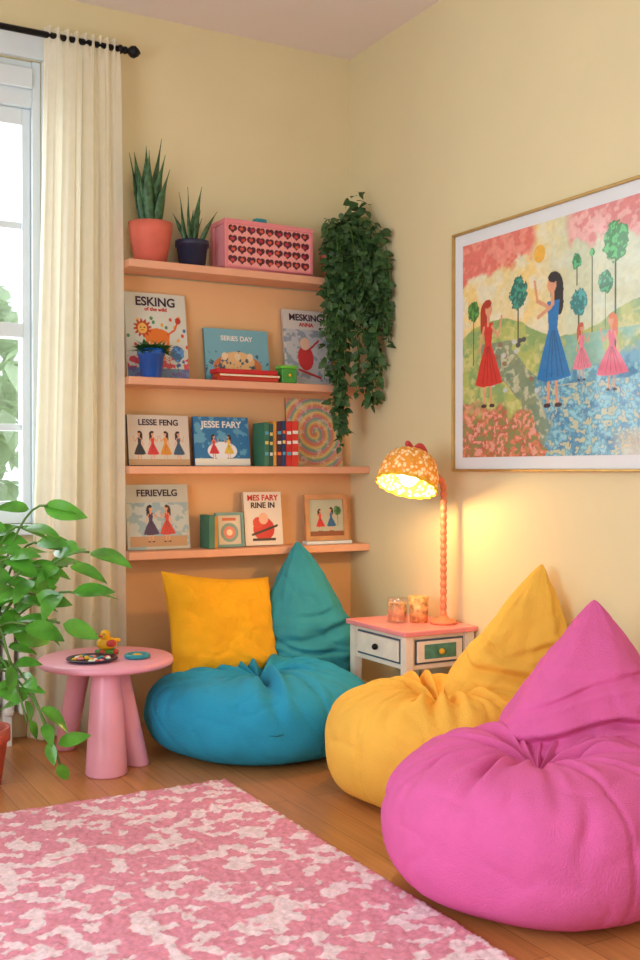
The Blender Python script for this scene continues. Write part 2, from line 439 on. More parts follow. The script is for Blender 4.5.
def book(name, x0, w, z, h, y, th, lean, cv, side, yaw=0.0, texts=()):
    g = group(name, (x0+w/2, y, z))
    a = math.radians(lean)
    mw = Matrix.Translation((x0, y, z+th*math.sin(a)+.0005)) @ Matrix.Rotation(yaw, 4, 'Z') @ Matrix.Rotation(-a, 4, 'X')
    box('cover_back', (0, th-.003, 0), (w, th, h), side, g, 0, mw)
    box('pages', (.003, .003, .003), (w-.003, th-.003, h-.003), M['page'], g, 0, mw)
    box('cover_front', (0, 0, 0), (w, .003, h), side, g, 0, mw)
    box('spine', (0, .0005, 0.0005), (.004, th-.0005, h-.0005), side, g, 0, mw)
    canvas_obj('cover_print', cv, M['paint'], mw @ Matrix.Translation((0, -.0008, 0)), g)
    for (s, tx, tz, size, mm) in texts:
        cu = bpy.data.curves.new('title', 'FONT'); cu.body = s; cu.size = size; cu.align_x = 'CENTER'
        cu.offset = size*.025; cu.extrude = .0004; cu.materials.append(mm)
        o = bpy.data.objects.new('title', cu); COL.objects.link(o)
        mt = mw @ Matrix.Translation((tx*w, -.002, tz*h)) @ Matrix.Rotation(math.pi/2, 4, 'X')
        o.matrix_world = mt; o.parent = g; o.matrix_parent_inverse = Matrix.Translation(g.location).inverted()
    return g
R5 = .0022
def m_(c, n=.12, var=0.1): return mat('book_cloth_%d' % random.randint(0, 99999), c, .6, var, 20)

w, h = .235, .32; c = Cv(w, h, R5, S(216, 216, 202))
for i in range(26): c.disc(random.uniform(0, w), random.uniform(.02, h*.75), .006, .007, random.choice([S(220, 70, 50), S(60, 110, 170), S(80, 140, 90), S(240, 170, 50)]))
c.disc(w*.5, h*.5, .05, .028, S(232, 120, 40))
for q in (.33, .4, .6, .67): c.line(w*q, h*.33, w*(q+.01), h*.48, .012, S(232, 120, 40))
mr_ = np.hypot(c.X-w*.27, c.Y-h*.585); ma = np.arctan2(c.Y-h*.585, c.X-w*.27)
c.put(mr_ < .030+.006*np.sin(ma*12), S(190, 60, 30)); c.disc(w*.27, h*.58, .018, .02, S(245, 185, 90))
c.disc(w*.24, h*.59, .003, .003, S(40, 20, 20)); c.disc(w*.3, h*.59, .003, .003, S(40, 20, 20)); c.line(w*.25, h*.56, w*.29, h*.56, .003, S(120, 30, 20))
c.line(w*.68, h*.52, w*.8, h*.58, .007, S(220, 90, 40)); c.line(w*.8, h*.58, w*.85, h*.67, .007, S(220, 90, 40)); c.disc(w*.86, h*.69, .011, .013, S(190, 50, 30))
c.put((c.Y < h*.25) & (fbm(c.X*50, c.Y*60, 3) > .5), S(215, 80, 90)); c.put((c.Y < h*.12), S(60, 110, 160), .8)
c.tree(w*.82, h*.1, h*.3, .026, S(70, 120, 170), 4)
book('picture_book_lion', -.965, w, SZ[1], h, -.078, .014, 9, c, m_(S(225, 225, 215)), texts=[('ESKING', .5, .85, .046, M['text']), ('of the wild', .5, .79, .02, M['textr'])])
w, h = .265, .205; c = Cv(w, h, R5, S(120, 176, 190))
c.disc(w*.5, h*.3, .1, .045, S(205, 120, 70)); c.disc(w*.5, h*.38, .07, .04, S(235, 190, 130)); c.put((fbm(c.X*70, c.Y*70, 8) > .62) & (c.Y < h*.6), S(60, 90, 110))
c.rect(0, h*.0, w, h*.1, S(90, 150, 160))
for q in (.3, .5, .7): c.disc(w*q, h*.48, .012, .015, S(240, 210, 170))
book('picture_book_circus', -.66, w, SZ[1], h, -.075, .012, 9, c, m_(S(100, 165, 180)), texts=[('SERIES DAY', .5, .78, .026, M['textw'])])
w, h = .205, .30; c = Cv(w, h, R5, S(216, 208, 198)); c.rect(.008, .008, w-.008, h*.74, S(196, 196, 196))
c.put((fbm(c.X*45, c.Y*45, 4) > .60) & (c.Y < h*.74), S(150, 160, 170)); c.disc(w*.45, h*.36, .035, .05, S(205, 60, 60)); c.disc(w*.45, h*.55, .022, .025, S(235, 190, 160)); c.line(w*.3, h*.2, w*.75, h*.1, .01, S(190, 60, 60)); c.line(w*.5, h*.45, w*.75, h*.6, .008, S(190, 60, 60))
book('picture_book_story', -.328, w, SZ[1], h, -.08, .013, 8, c, m_(S(222, 214, 204)), texts=[('MESKING', .5, .86, .036, M['text']), ('ANNA', .5, .78, .022, M['textr'])])
g = group('stack_of_books', (-.52, -.12, SZ[1]))
zz = SZ[1]+.0005
for i, (cc, th, dx) in enumerate([(S(190, 60, 40), .014, 0), (S(215, 90, 40), .012, .006), (S(205, 40, 45), .016, -.004)]):
    box('book_%d' % i, (-.65+dx, -.155, zz), (-.40+dx, -.09, zz+th), m_(cc), g, .002); box('pages_%d' % i, (-.647+dx, -.1560, zz+.003), (-.403+dx, -.1551, zz+th-.003), M['page'] if i == 1 else m_(cc), g); zz += th+.0005
g = group('green_toy_box', (-.345, -.14, SZ[1]))
box('body', (-.385, -.155, SZ[1]+.0005), (-.322, -.1, SZ[1]+.055), M['grn'], g, .004); box('lid', (-.387, -.157, SZ[1]+.055), (-.32, -.098, SZ[1]+.068), m_(S(110, 190, 60)), g, .003)
ball('knob', (-.353, -.158, SZ[1]+.03), .006, M['yell'], g)

def people(c, w, h, n, cols):
    for i in range(n):
        c.girl(w*(.18+.64*i/max(1, n-1)), h*.1, h*.6, cols[i % len(cols)], S(40, 30, 35), 1 if i % 2 else -1, True, wide=1.3)
w, h = .235, .185; c = Cv(w, h, R5*.9, S(214, 202, 186)); people(c, w, h, 4, [S(50, 50, 60), S(215, 60, 60), S(225, 150, 60), S(60, 90, 120)])
c.put((c.Y < h*.12), S(200, 160, 120))
book('picture_book_family', -.965, w, SZ[2], h, -.085, .016, 8, c, m_(S(60, 62, 70)), texts=[('LESSE FENG', .5, .8, .03, M['text'])])
w, h = .225, .185; c = Cv(w, h, R5*.9, S(50, 120, 170)); c.put(fbm(c.X*40, c.Y*40, 6) > .6, S(100, 165, 195))
c.disc(w*.5, h*.3, .06, .035, S(240, 240, 240)); c.girl(w*.35, h*.15, h*.5, S(220, 60, 70), S(30, 30, 40), wide=1.4); c.girl(w*.62, h*.15, h*.5, S(240, 200, 80), S(60, 30, 30), -1, wide=1.4); c.rect(0, 0, w, h*.14, S(240, 235, 220))
book('picture_book_ocean', -.71, w, SZ[2], h, -.085, .014, 8, c, m_(S(40, 110, 165)), texts=[('JESSE FARY', .5, .78, .034, M['textw'])])
g = group('row_of_books', (-.38, -.12, SZ[2])); x = -.46
for i, (cc, th, hh) in enumerate([(S(60, 120, 90), .02, .165), (S(45, 85, 75), .018, .16), (S(215, 150, 60), .014, .17), (S(70, 40, 60), .022, .168), (S(45, 60, 100), .018, .172), (S(205, 45, 40), .024, .168), (S(215, 60, 45), .03, .172)]):
    box('book_%d' % i, (x, -.155, SZ[2]+.0005), (x+th-.001, -.05, SZ[2]+hh), m_(cc), g, .002)
    for q in (.25, .5, .72): box('spine_label', (x+.003, -.1562, SZ[2]+hh*q), (x+th-.004, -.155, SZ[2]+hh*q+.012), m_(random.choice([S(240, 210, 120), S(90, 170, 200), S(240, 120, 60), S(235, 230, 220)])), g)
    x += th
w, h = .25, .268; c = Cv(w, h, R5*.7, S(236, 190, 120)); dx = c.X-w*.52; dy = c.Y-h*.5; r = np.hypot(dx, dy); a = np.arctan2(dy, dx)
sp = (r*26+a/(2*math.pi)+.15*fbm(c.X*20, c.Y*20, 2)) % 1.0
pal = [S(222, 140, 120), S(232, 178, 108), S(236, 210, 140), S(170, 190, 140), S(126, 170, 166), S(220, 146, 150)]
for i, pc in enumerate(pal): c.put((sp >= i/6) & (sp < (i+1)/6), pc)
c.put((r > .115) & (fbm(c.X*24, c.Y*24, 5) > .5), S(224, 164, 124), .7)
c.put((fbm(c.X*60, c.Y*60, 12) > .64), S(240, 220, 190), .6)
book('rainbow_spiral_print', -.305, w, SZ[2], h, -.042, .006, 4, c, m_(S(225, 180, 130)))

w, h = .24, .238; c = Cv(w, h, R5*.9, S(190, 190, 174)); c.rect(.01, .01, w-.01, h*.72, S(186, 196, 190)); c.put((fbm(c.X*35, c.Y*35, 16) > .55) & (c.Y < h*.72), S(150, 175, 180))
c.rect(.01, .01, w-.01, h*.2, S(190, 150, 110)); c.girl(w*.38, h*.12, h*.58, S(80, 60, 90), S(40, 30, 40), wide=1.4); c.girl(w*.64, h*.12, h*.58, S(205, 70, 60), S(70, 40, 30), -1, wide=1.4)
book('picture_book_friends', -.97, w, SZ[3], h, -.085, .012, 8, c, m_(S(205, 190, 160)), texts=[('FERIEVELG', .5, .82, .034, M['text'])])
w, h = .16, .205; c = Cv(w, h, R5*.9, S(230, 218, 202)); c.disc(w*.5, h*.3, .045, .045, S(205, 45, 45)); c.disc(w*.35, h*.42, .022, .022, S(210, 60, 50)); c.disc(w*.5, h*.5, .02, .022, S(235, 180, 150)); c.rect(w*.2, h*.08, w*.8, h*.13, S(60, 50, 50)); c.line(w*.2, h*.2, w*.85, h*.36, .009, S(50, 40, 50))
book('picture_book_robin', -.505, w, SZ[3], h, -.085, .022, 7, c, m_(S(215, 190, 160)), texts=[('MES FARY', .5, .84, .03, M['textr']), ('RINE IN', .5, .7, .03, M['text'])])
g = group('small_green_book', (-.66, -.1, SZ[3]))
box('block', (-.678, -.14, SZ[3]+.0005), (-.655, -.05, SZ[3]+.125), m_(S(70, 125, 100)), g, .002); box('block2', (-.654, -.13, SZ[3]+.0005), (-.64, -.05, SZ[3]+.118), m_(S(215, 150, 70)), g, .002)
def frame(name, x0, w, z, h, y, lean, bw, fm, cv, base=False):
    g = group(name, (x0+w/2, y, z)); a = math.radians(lean)
    mw = Matrix.Translation((x0, y, z+.014*math.sin(a)+.0005+(0.012 if base else 0))) @ Matrix.Rotation(-a, 4, 'X')
    box('frame_l', (0, 0, 0), (bw, .014, h), fm, g, 0, mw); box('frame_r', (w-bw, 0, 0), (w, .014, h), fm, g, 0, mw)
    box('frame_b', (bw, 0, 0), (w-bw, .014, bw), fm, g, 0, mw); box('frame_t', (bw, 0, h-bw), (w-bw, .014, h), fm, g, 0, mw)
    box('backing', (bw, .008, bw), (w-bw, .013, h-bw), M['mat'], g, 0, mw)
    canvas_obj('print', cv, M['paint'], mw @ Matrix.Translation((bw, .007, bw)), g)
    if base: box('ledge', (x0-.01, y-.02, z+.0005), (x0+w+.005, y+.02, z+.013), M['white'], g, .002)
w, h = .115, .13; c = Cv(w-.02, h-.02, .0018, S(215, 200, 175)); c.disc((w-.02)/2, .045, .036, .036, S(120, 160, 150)); c.disc((w-.02)/2, .045, .024, .024, S(225, 130, 110)); c.disc((w-.02)/2, .045, .012, .012, S(240, 220, 180)); c.rect(.02, .09, .075, .1, S(205, 100, 60))
frame('small_picture_frame', -.63, w, SZ[3], h, -.1, 7, .01, m_(S(120, 160, 150)), c)
w, h = .19, .18; c = Cv(w-.036, h-.036, .002, S(190, 190, 165)); c.girl(.05, .02, .09, S(220, 60, 60), S(50, 30, 30), wide=1.4); c.girl(.1, .02, .095, S(60, 110, 150), S(50, 30, 30), -1, wide=1.4); c.tree(.13, .04, .1, .016, S(60, 110, 60)); c.put(c.Y < .02, S(150, 90, 60))
frame('wooden_picture_frame', -.25, w, SZ[3], h, -.1, 6, .018, M['wood'], c, True)

# ------------------------------------------------------------------ potted plants
def pot(name, c, r, h, m, g, taper=.75, rim=True):
    pr = [(0, 0), (r*taper, 0), (r*.97 if not rim else r*.92, h*.78)]
    if rim: pr += [(r, h*.78), (r, h), (r*.9, h), (r*.88, h*.85)]
    else: pr += [(r, h), (r*.92, h), (r*.9, h*.85)]
    lathe(name, pr, c, m, g)
    lathe('soil', [(r*.89, h*.86), (r*.5, h*.88), (0, h*.88)], c, M['soil'], g)
def blades(c, n, L, W, g, spread=.35, curve=.09):
    V = []; F = []
    for i in range(n):
        a = 2*math.pi*i/n+random.uniform(-.3, .3); l = L*random.uniform(.5, .95) if i else L
        tilt = random.uniform(.04, spread) if i else .04; st = .010+.02*random.random()
        bx = Vector((c[0]+math.cos(a)*st, c[1]+math.sin(a)*st*.8, c[2]))
        d = Vector((math.cos(a)*tilt, math.sin(a)*tilt*.5, 1)).normalized(); tw = random.uniform(-.6, .6)
        b0 = len(V); K = 14
        for k in range(K+1):
            t = k/K; w = W*.5*(.55+.5*math.sin(math.pi*min(1, t*1.1)))*min(1, (1-t)/.45)**.8
            w = max(w, .0004); p = bx+d*l*t+Vector((math.cos(a), math.sin(a)*.6, 0))*curve*l*t*t
            an = tw+t*.9; s = Vector((math.cos(an), math.sin(an), 0)); nn = Vector((-s.y, s.x, 0))
            V += [p-s*w+nn*w*.35, p, p+s*w+nn*w*.35]
        for k in range(K):
            q = b0+k*3; F += [(q, q+1, q+4, q+3), (q+1, q+2, q+5, q+4)]
    o = mesh('blades', V, F, M['snake'], g); sm = o.modifiers.new('s', 'SOLIDIFY'); sm.thickness = .0015
z = SZ[0]+.0005
g = group('potted_snake_plant', (-.885, -.09, z)); pot('pot', (-.885, -.09, z), .08, .145, M['terra'], g, .7, False); blades((-.885, -.09, z+.12), 11, .34, .044, g, .22, .05)
g = group('potted_aloe', (-.735, -.1, z)); pot('pot', (-.728, -.1, z), .062, .095, M['darkpot'], g, .75, True); blades((-.728, -.1, z+.08), 9, .22, .024, g, .55)
# crate
g = group('pink_storage_crate', (-.4, -.09, z))
cw, cd, ch = .375, .13, .185
mwc = Matrix.Translation((-.62, -.152, z)) @ Matrix.Rotation(math.radians(1.5), 4, 'Z')
box('base', (0, 0, 0), (cw, cd, .01), M['pinkpl'], g, 0, mwc)
for n, lo, hi in [('rim_f', (0, 0, ch-.018), (cw, .012, ch)), ('rim_b', (0, cd-.012, 0), (cw, cd, ch)), ('rim_l', (0, .012, ch-.018), (.012, cd-.012, ch)), ('rim_r', (cw-.012, .012, 0), (cw, cd-.012, ch)),
                  ('low_f', (0, 0, .0), (cw, .012, .016)), ('low_l', (0, .012, 0), (.012, cd-.012, .016)), ('post1', (0, 0, .016), (.014, .014, ch-.018)), ('post2', (cw-.014, 0, .016), (cw, .014, ch-.018)), ('post3', (0, cd-.03, .016), (.012, cd-.012, ch-.018))]:
    box(n, lo, hi, M['pinkpl'], g, .002, mwc)
c = Cv(cw-.026, ch-.032, .0016, S(240, 160, 155))
for i in range(9):
    for j in range(4):
        x = .021+i*.0385; y = .02+j*.0375; rr = random.uniform(.9, 1.05)
        c.disc(x-.008, y+.004, .0105*rr, .0115*rr, S(84, 24, 44)); c.disc(x+.008, y+.004, .0105*rr, .0115*rr, S(84, 24, 44))
        c.poly([(x-.018, y+.002), (x+.018, y+.002), (x, y-.016)], S(84, 24, 44))
        c.disc(x+random.uniform(-.005, .005), y+random.uniform(-.004, .004), .008, .006, random.choice([S(205, 60, 70), S(220, 90, 70), S(190, 40, 70)]))
canvas_obj('front_lattice', c, M['paint'], mwc @ Matrix.Translation((.013, .004, .016)), g)
c = Cv(cd-.02, ch-.034, .003, S(240, 150, 160))
canvas_obj('side_panel', c, M['paint'], mwc @ Matrix.Translation((.004, cd-.01, .016)) @ Matrix.Rotation(-math.pi/2, 4, 'Z'), g)
box('contents', (.014, .014, .01), (cw-.014, cd-.014, ch-.03), M['red'], g, 0, mwc)
g = group('teal_toy_car', (-.41, -.09, z+ch))
mt = mwc @ Matrix.Translation((.13, .04, ch-.029))
box('body', (0, 0, .006), (.1, .045, .038), M['teal'], g, .008, mt); box('cab', (.02, .004, .034), (.07, .041, .056), M['teal'], g, .008, mt)
for wx in (.02, .08): lathe('wheel', [(0, 0), (.011, 0), (.011, .05), (0, .05)], (0, 0, 0), M['black'], g, 16, mt @ Matrix.Translation((wx, .048, .012)) @ Matrix.Rotation(math.pi/2, 4, 'X'))
# succulent in blue pot
cc = (-.90, -.135, SZ[1]+.0005); g = group('potted_succulent', cc)
pot('pot', cc, .05, .1, M['bluepot'], g, .72, True)
V = []; F = []
for i in range(170):
    a = random.uniform(0, 6.28); el = random.uniform(.1, 1.3)
    add_leaf(V, F, (cc[0]+random.uniform(-.04, .04), cc[1]-.01+random.uniform(-.015, .015), cc[2]+.088), (math.cos(a), math.sin(a)*.5-.35, el), (0, 0, 1), random.uniform(.035, .06), .018, .4)
V = [Vector((v.x, min(v.y, -.10), v.z)) for v in V]
mesh('leaves', V, F, M['leaf'], g)

# hanging ivy
g = group('trailing_ivy_plant', (-.12, -.1, z)); pot('pot', (-.12, -.095, z), .06, .1, M['terra'], g)
V = []; F = []
def vine(pts, step=.017, ls=.036):
    acc = 0
    for i in range(len(pts)-1):
        a, b = pts[i], pts[i+1]; t = (b-a); l = t.length
        acc += l
        while acc > step:
            acc -= step
            p = a.lerp(b, random.random())
            o = Vector((random.uniform(-1, .9), random.uniform(-1, .4), random.uniform(-.95, .2))).normalized()
            q = random.uniform(.7, 1.25)
            if p.x+o.x*ls*q > -.008: o.x = -abs(o.x)
            add_leaf(V, F, p+o*.004, o, Vector((-.35, -.6, .7))+Vector(rng.normal(size=3))*.35, ls*q, ls*q*.72, .3, .2, 5)
for i in range(52):
    s = random.random(); x = -.215+.195*s+random.uniform(-.012, .012); y = -.185-.17*s*random.uniform(.5, 1)-random.uniform(0, .03)
    x = min(x, -.03)
    ze = random.uniform(1.2, 1.66)
    if i % 8 == 0: x, y, ze = -.165+random.uniform(-.025, .02), -.20+random.uniform(-.02, .01), random.uniform(1.0, 1.12)
    if i % 8 == 4: x, y, ze = -.055+random.uniform(-.02, .02), -.27+random.uniform(-.02, .02), random.uniform(1.15, 1.25)
    top = 1.76+random.uniform(0, .17)
    p = bez((-.12+random.uniform(-.03, .03), -.1+random.uniform(-.03, .03), 1.76), (-.12+(x+.12)*.3, -.12, top+.05), (x, y, top+.04), (x+random.uniform(-.01, .01), y, 1.62), 14)
    q = [Vector((x+.012*math.sin(k*.7+i), y+.01*math.cos(k*.6+i), 1.62+(ze-1.62)*k/14)) for k in range(1, 15)]
    for v in q: v.x = min(v.x, -.025)
    tube('vine', p+q, .0015, M['stem'], g, 4)
    vine(p+q)
for (tx, ty, tz) in [(-.07, -.19, 2.02), (-.09, -.17, 2.0), (-.045, -.22, 1.97), (-.13, -.15, 1.94), (-.17, -.15, 1.9), (-.05, -.14, 1.95)]:
    vine(bez((-.12, -.1, 1.76), (-.12, -.1, 1.84), (tx, ty+.02, tz-.06), (tx, ty, tz), 10), .012, .042)
mesh('foliage', V, F, M['ivy'], g)

# left potted plant with large leaves
pb = Vector((-1.59, -.53, 0)); g = group('potted_pothos', pb); pot('pot', pb, .1, .17, M['terra'], g, .72, True)
V = []; F = []
tips = [(-1.442, -.778, .83), (-1.34, -.84, .70), (-1.37, -.825, .585), (-1.41, -.79, .5), (-1.52, -.735, .68), (-1.50, -.74, .77), (-1.39, -.80, .66), (-1.47, -.76, .58), (-1.44, -.70, .72), (-1.55, -.70, .62), (-1.50, -.78, .50), (-1.58, -.66, .74), (-1.46, -.78, .66),
        (-1.41, -.79, .10), (-1.44, -.785, .17), (-1.50, -.72, .28), (-1.53, -.72, .38), (-1.49, -.74, .22), (-1.66, -.66, .7), (-1.7, -.6, .55)]
for (x, y, zt) in tips:
    b0 = pb+Vector((random.uniform(-.04, .04), random.uniform(-.04, .04), .15)); T = Vector((x, y, zt))
    if zt > .46: p = bez(b0, b0+Vector((0, 0, .3)), T+Vector((-.08, .05, .03)), T, 14)
    else: p = bez(b0, b0+Vector((.02, -.03, .35)), T+Vector((-.05, .05, .25)), T, 14)
    tube('stem', p, .0035, M['stem'], g, 6)
    ks = [8, 10, 12, 13, 14] if zt > .46 else [8, 10, 12, 13, 14]
    for k in ks:
        a = random.uniform(0, 6.28); d = (p[k]-p[k-1]).normalized()
        side = Vector((math.cos(a), math.sin(a), random.uniform(-.45, .35)))
        dd = (side if k < 14 else d+side*.4); Lf = random.uniform(.085, .135)
        if zt <= .46: Lf *= .7
        add_leaf(V, F, p[k]+side*.01, dd, Vector((-.25, -.6, .8))+Vector(rng.normal(size=3))*.3, Lf, Lf*.5, random.uniform(.1, .45), .2, 9)
V = [Vector((v.x, v.y, max(v.z, .022))) for v in V]
mesh('leaves', V, F, M['pleaf'], g)

# ------------------------------------------------------------------ bean bags
def ridge(p, f, s):
    q = Vector((p.x*f+s, p.y*f-s, p.z*f*1.0)); q += Vector((mnoise.noise(q*1.3), mnoise.noise(q*1.3+Vector((9, 2, 4))), 0))*.6
    return (1-min(1, abs(mnoise.noise(q))*2.2))**4
def pouf_seat(name, c, r, h, seed, m, g, rot=0.0, dip=.2, te=.5):
    rg = random.Random(seed); n, k = 280, 110; V = []; F = []
    cr = [(rg.uniform(0, 6.283), rg.uniform(.4, .95), rg.uniform(.007, .015), rg.uniform(.4, 1), rg.uniform(-.6, .6)) for _ in range(42)]
    sc = [(rg.uniform(0, 6.283), rg.uniform(.1, 1.0), rg.uniform(.2, .5), rg.uniform(.010, .022), rg.uniform(-.35, .35)) for _ in range(22)]
    for i in range(k+1):
        ph = -math.pi/2+math.pi*i/k
        cr_ = abs(math.cos(ph))**(te if ph > 0 else .30)
        sz = math.copysign(abs(math.sin(ph))**.9, math.sin(ph))
        for j in range(n):
            a = 2*math.pi*j/n
            rad = r*cr_*(1+.014*math.sin(2*a+seed)+.008*math.sin(5*a+seed*2)); rn = rad/r
            z0 = h*.46+(h*.54*sz if sz > 0 else h*.46*sz)
            p = Vector((math.cos(a)*rad, math.sin(a)*rad, z0))
            dz = 0; dr = 0
            if ph > 0:
                dz -= h*dip*math.exp(-(rn/.30)**2)
                for (ta, l, wd, am, cv) in cr:
                    da = (a-ta-cv*rn*.5+math.pi) % (2*math.pi)-math.pi
                    arc = da*max(rad, .02); w2 = wd*(.6+rn)
                    if abs(arc) < .1:
                        e = math.exp(-(arc/w2)**2)-.45*math.exp(-((abs(arc)-w2*2)/w2)**2)
                        dz -= .021*am*e*math.exp(-(rn/l)**4)*min(1, rn*5)
            for (ta, pc, ln, wd, cv) in sc:
                da = (a-ta-cv*(ph-pc)+math.pi) % (2*math.pi)-math.pi; arc = da*r
                if abs(arc) < .12: dr -= .008*math.exp(-(arc/wd)**2)*math.exp(-((ph-pc)/ln)**2)
            for ta in (rot, rot+2.1, rot+4.2):
                da = (a-ta+math.pi) % (2*math.pi)-math.pi; arc = da*max(rad, .05)
                if abs(arc) < .05:
                    dr -= .008*math.exp(-(arc/.006)**2)*abs(math.cos(ph))
                    if ph > 0: dz -= .007*math.exp(-(arc/.006)**2)*math.sin(ph)
            nz = mnoise.noise(Vector((p.x*5+seed, p.y*5, p.z*6)))*.013+mnoise.noise(Vector((p.x*14, p.y*14+seed, p.z*14)))*.004
            nz -= .005*ridge(p, 5.5, seed)
            rr = 1+(dr+nz)/max(rad, .05)*min(1, rn*2)
            p.x *= rr; p.y *= rr; p.z += dz+nz*.6*(1 if ph > 0 else 0)
            p.z = max(p.z, .002)
            V.append(Vector(c)+p)
    for i in range(k):
        for j in range(n):
            q = (j+1) % n; F.append((i*n+j, i*n+q, (i+1)*n+q, (i+1)*n+j))
    return mesh(name, V, F, m, g)
def backrest(name, base, tip, W, T, axis, seed, m, g, creases, ex=1.9):
    base = Vector(base); tip = Vector(tip); ax = Vector(axis).normalized(); dn = Vector((-ax.y, ax.x, 0))
    n, k = 180, 120; V = []; F = []
    for i in range(k+1):
        t = i/k
        wp = (1-t**ex)*(1+.08*math.exp(-((t-.3)/.2)**2)) + .016
        if t < .08: wp *= math.sqrt(max(0, 1-((.08-t)/.08)**2))*.35+.65
        if i == k: wp = .006
        c = base.lerp(tip, t); c += dn*(-.03)*math.sin(math.pi*t)
        for j in range(n):
            a = 2*math.pi*j/n; ca, sa = math.cos(a), math.sin(a)
            sx = math.copysign(abs(ca)**.85, ca); sy = math.copysign(abs(sa)**.9, sa)
            ww = W*wp; tt = T*(wp**.8)
            p0 = c+ax*sx*ww+dn*sy*tt
            d = mnoise.noise(Vector((ca*1.5+seed, sa*1.5, t*3)))*.024*wp**.5+mnoise.noise(Vector((ca*4+seed, sa*4, t*9)))*.007*wp**.5
            d -= .006*ridge(p0, 7, seed)*wp**.5
            for (t0, sl, wd, am, ac, aw) in creases:
                da = (a-ac+math.pi) % (2*math.pi)-math.pi
                tl = t0+sl*da+.015*math.sin(da*4+seed); e = (t-tl)/wd
                if abs(e) < 4: d -= am*(math.exp(-e*e)-.5*math.exp(-((e-1.8))**2)-.3*math.exp(-((e+1.8))**2))*math.exp(-(da/aw)**2)
            d -= .005*math.exp(-((abs(ca)-1)/.01)**2)*wp
            V.append(p0+ax*sx*d+dn*sy*d)
    for i in range(k):
        for j in range(n):
            q = (j+1) % n; F.append((i*n+j, i*n+q, (i+1)*n+q, (i+1)*n+j))
    return mesh(name, V, F, m, g)
F_ = -math.pi/2
def crs(seed, n=5):
    rg = random.Random(seed); o = []
    for i in range(n):
        o.append((rg.uniform(.2, .7), rg.uniform(-.14, .14), rg.uniform(.016, .028), rg.uniform(.008, .014), F_+rg.uniform(-1.2, 1.2), rg.uniform(.35, .8)))
    return o
Rv = (.8745, -.485, 0)
g = group('blue_beanbag_chair', (-.66, -.485, 0))
pouf_seat('seat', (-.658, -.515, 0), .378, .268, 3, M['blue'], g, -1.4, .15, .44)
backrest('backrest', (-.335, -.275, .12), (-.345, -.20, .66), .193, .125, (.97, -.15, 0), 5, M['tealf'], g, crs(11)+[(.38, .05, .03, .020, F_, 1.0)], 2.3)
g = group('yellow_beanbag_chair', (-.433, -1.223, 0))
pouf_seat('seat', (-.43, -1.24, 0), .328, .312, 8, M['yellow'], g, -2.9, .2, .5)
backrest('backrest', (-.232, -1.23, .16), (-.068, -1.265, .645), .185, .115, (.86, -.45, 0), 9, M['yellow'], g, crs(5)+[(.34, -.06, .03, .020, F_, 1.0)], 2.1)
g = group('pink_beanbag_chair', (-.63, -1.858, 0))
pouf_seat('seat', (-.63, -1.905, 0), .358, .312, 12, M['pink'], g, -1.75, .2, .5)
backrest('backrest', (-.42, -1.81, .16), (-.30, -1.735, .60), .215, .15, Rv, 14, M['pink'], g, crs(3, 6)+[(.36, .08, .03, .024, F_, 1.2)], 2.1)

def cushion(name, mw, a, b, T, m):
    V = []; F = []; n = 64
    for side in (1, -1):
        for j in range(n+1):
            for i in range(n+1):
                u = -1+2*i/n; v = -1+2*j/n
                x = a*u*(1-.10*(1-v*v)); y = b*v*(1-.10*(1-u*u))
                t = T*((1-u**4)*(1-v**4))**.55
                nz = mnoise.noise(Vector((u*2, v*2, side*3)))*.014+mnoise.noise(Vector((u*5, v*5, side*3+4)))*.005-.005*ridge(Vector((u*.25, v*.25, side)), 7, 2)
                edge = min(1, 4*(1-max(abs(u), abs(v))))
                t += nz*edge
                pk = .006*math.sin(u*22+v*3)*math.exp(-((1-abs(v))/.2)**2)+.006*math.sin(v*20)*math.exp(-((1-abs(u))/.2)**2)
                V.append((x, y, side*max(0, t+pk*edge)))
    N = (n+1)**2
    for s in range(2):
        for j in range(n):
            for i in range(n):
                q = s*N+j*(n+1)+i; f = (q, q+1, q+n+2, q+n+1); F.append(f if s == 0 else f[::-1])
    return mesh(name, V, F, m, None, True, mw)
cushion('mustard_throw_pillow', Matrix.Translation((-.695, -.30, .372)) @ Matrix.Rotation(math.radians(10), 4, 'Z') @ Matrix.Rotation(math.radians(6), 4, 'Y') @ Matrix.Rotation(math.radians(70), 4, 'X'), .232, .198, .078, M['must'])

# ------------------------------------------------------------------ nightstand
g = group('nightstand', (-.155, -.68, 0)); x0, x1, y0, y1, zt = -.290, -.012, -.855, -.50, .402
box('top', (x0-.012, y0-.012, zt-.018), (x1+.006, y1+.012, zt), M['standtop'], g, .004)
box('carcass', (x0+.01, y0+.01, .270), (x1-.01, y1-.01, zt-.0185), M['standw'], g, .003)
for n, (lx, ly) in enumerate([(x0, y0), (x1-.03, y0), (x0, y1-.03), (x1-.03, y1-.03)]):
    V = []
    for zz, s in ((0, .010), (.25, .015), (zt-.019, .015)):
        cx, cy = lx+.015, ly+.015
        V += [(cx-s, cy-s, zz), (cx+s, cy-s, zz), (cx+s, cy+s, zz), (cx-s, cy+s, zz)]
    F = [(0, 3, 2, 1), (8, 9, 10, 11)]
    for L0 in (0, 4):
        for q in range(4): F.append((L0+q, L0+(q+1) % 4, L0+4+(q+1) % 4, L0+4+q))
    mesh('leg_%d' % n, V, F, M['standw'], g, False)
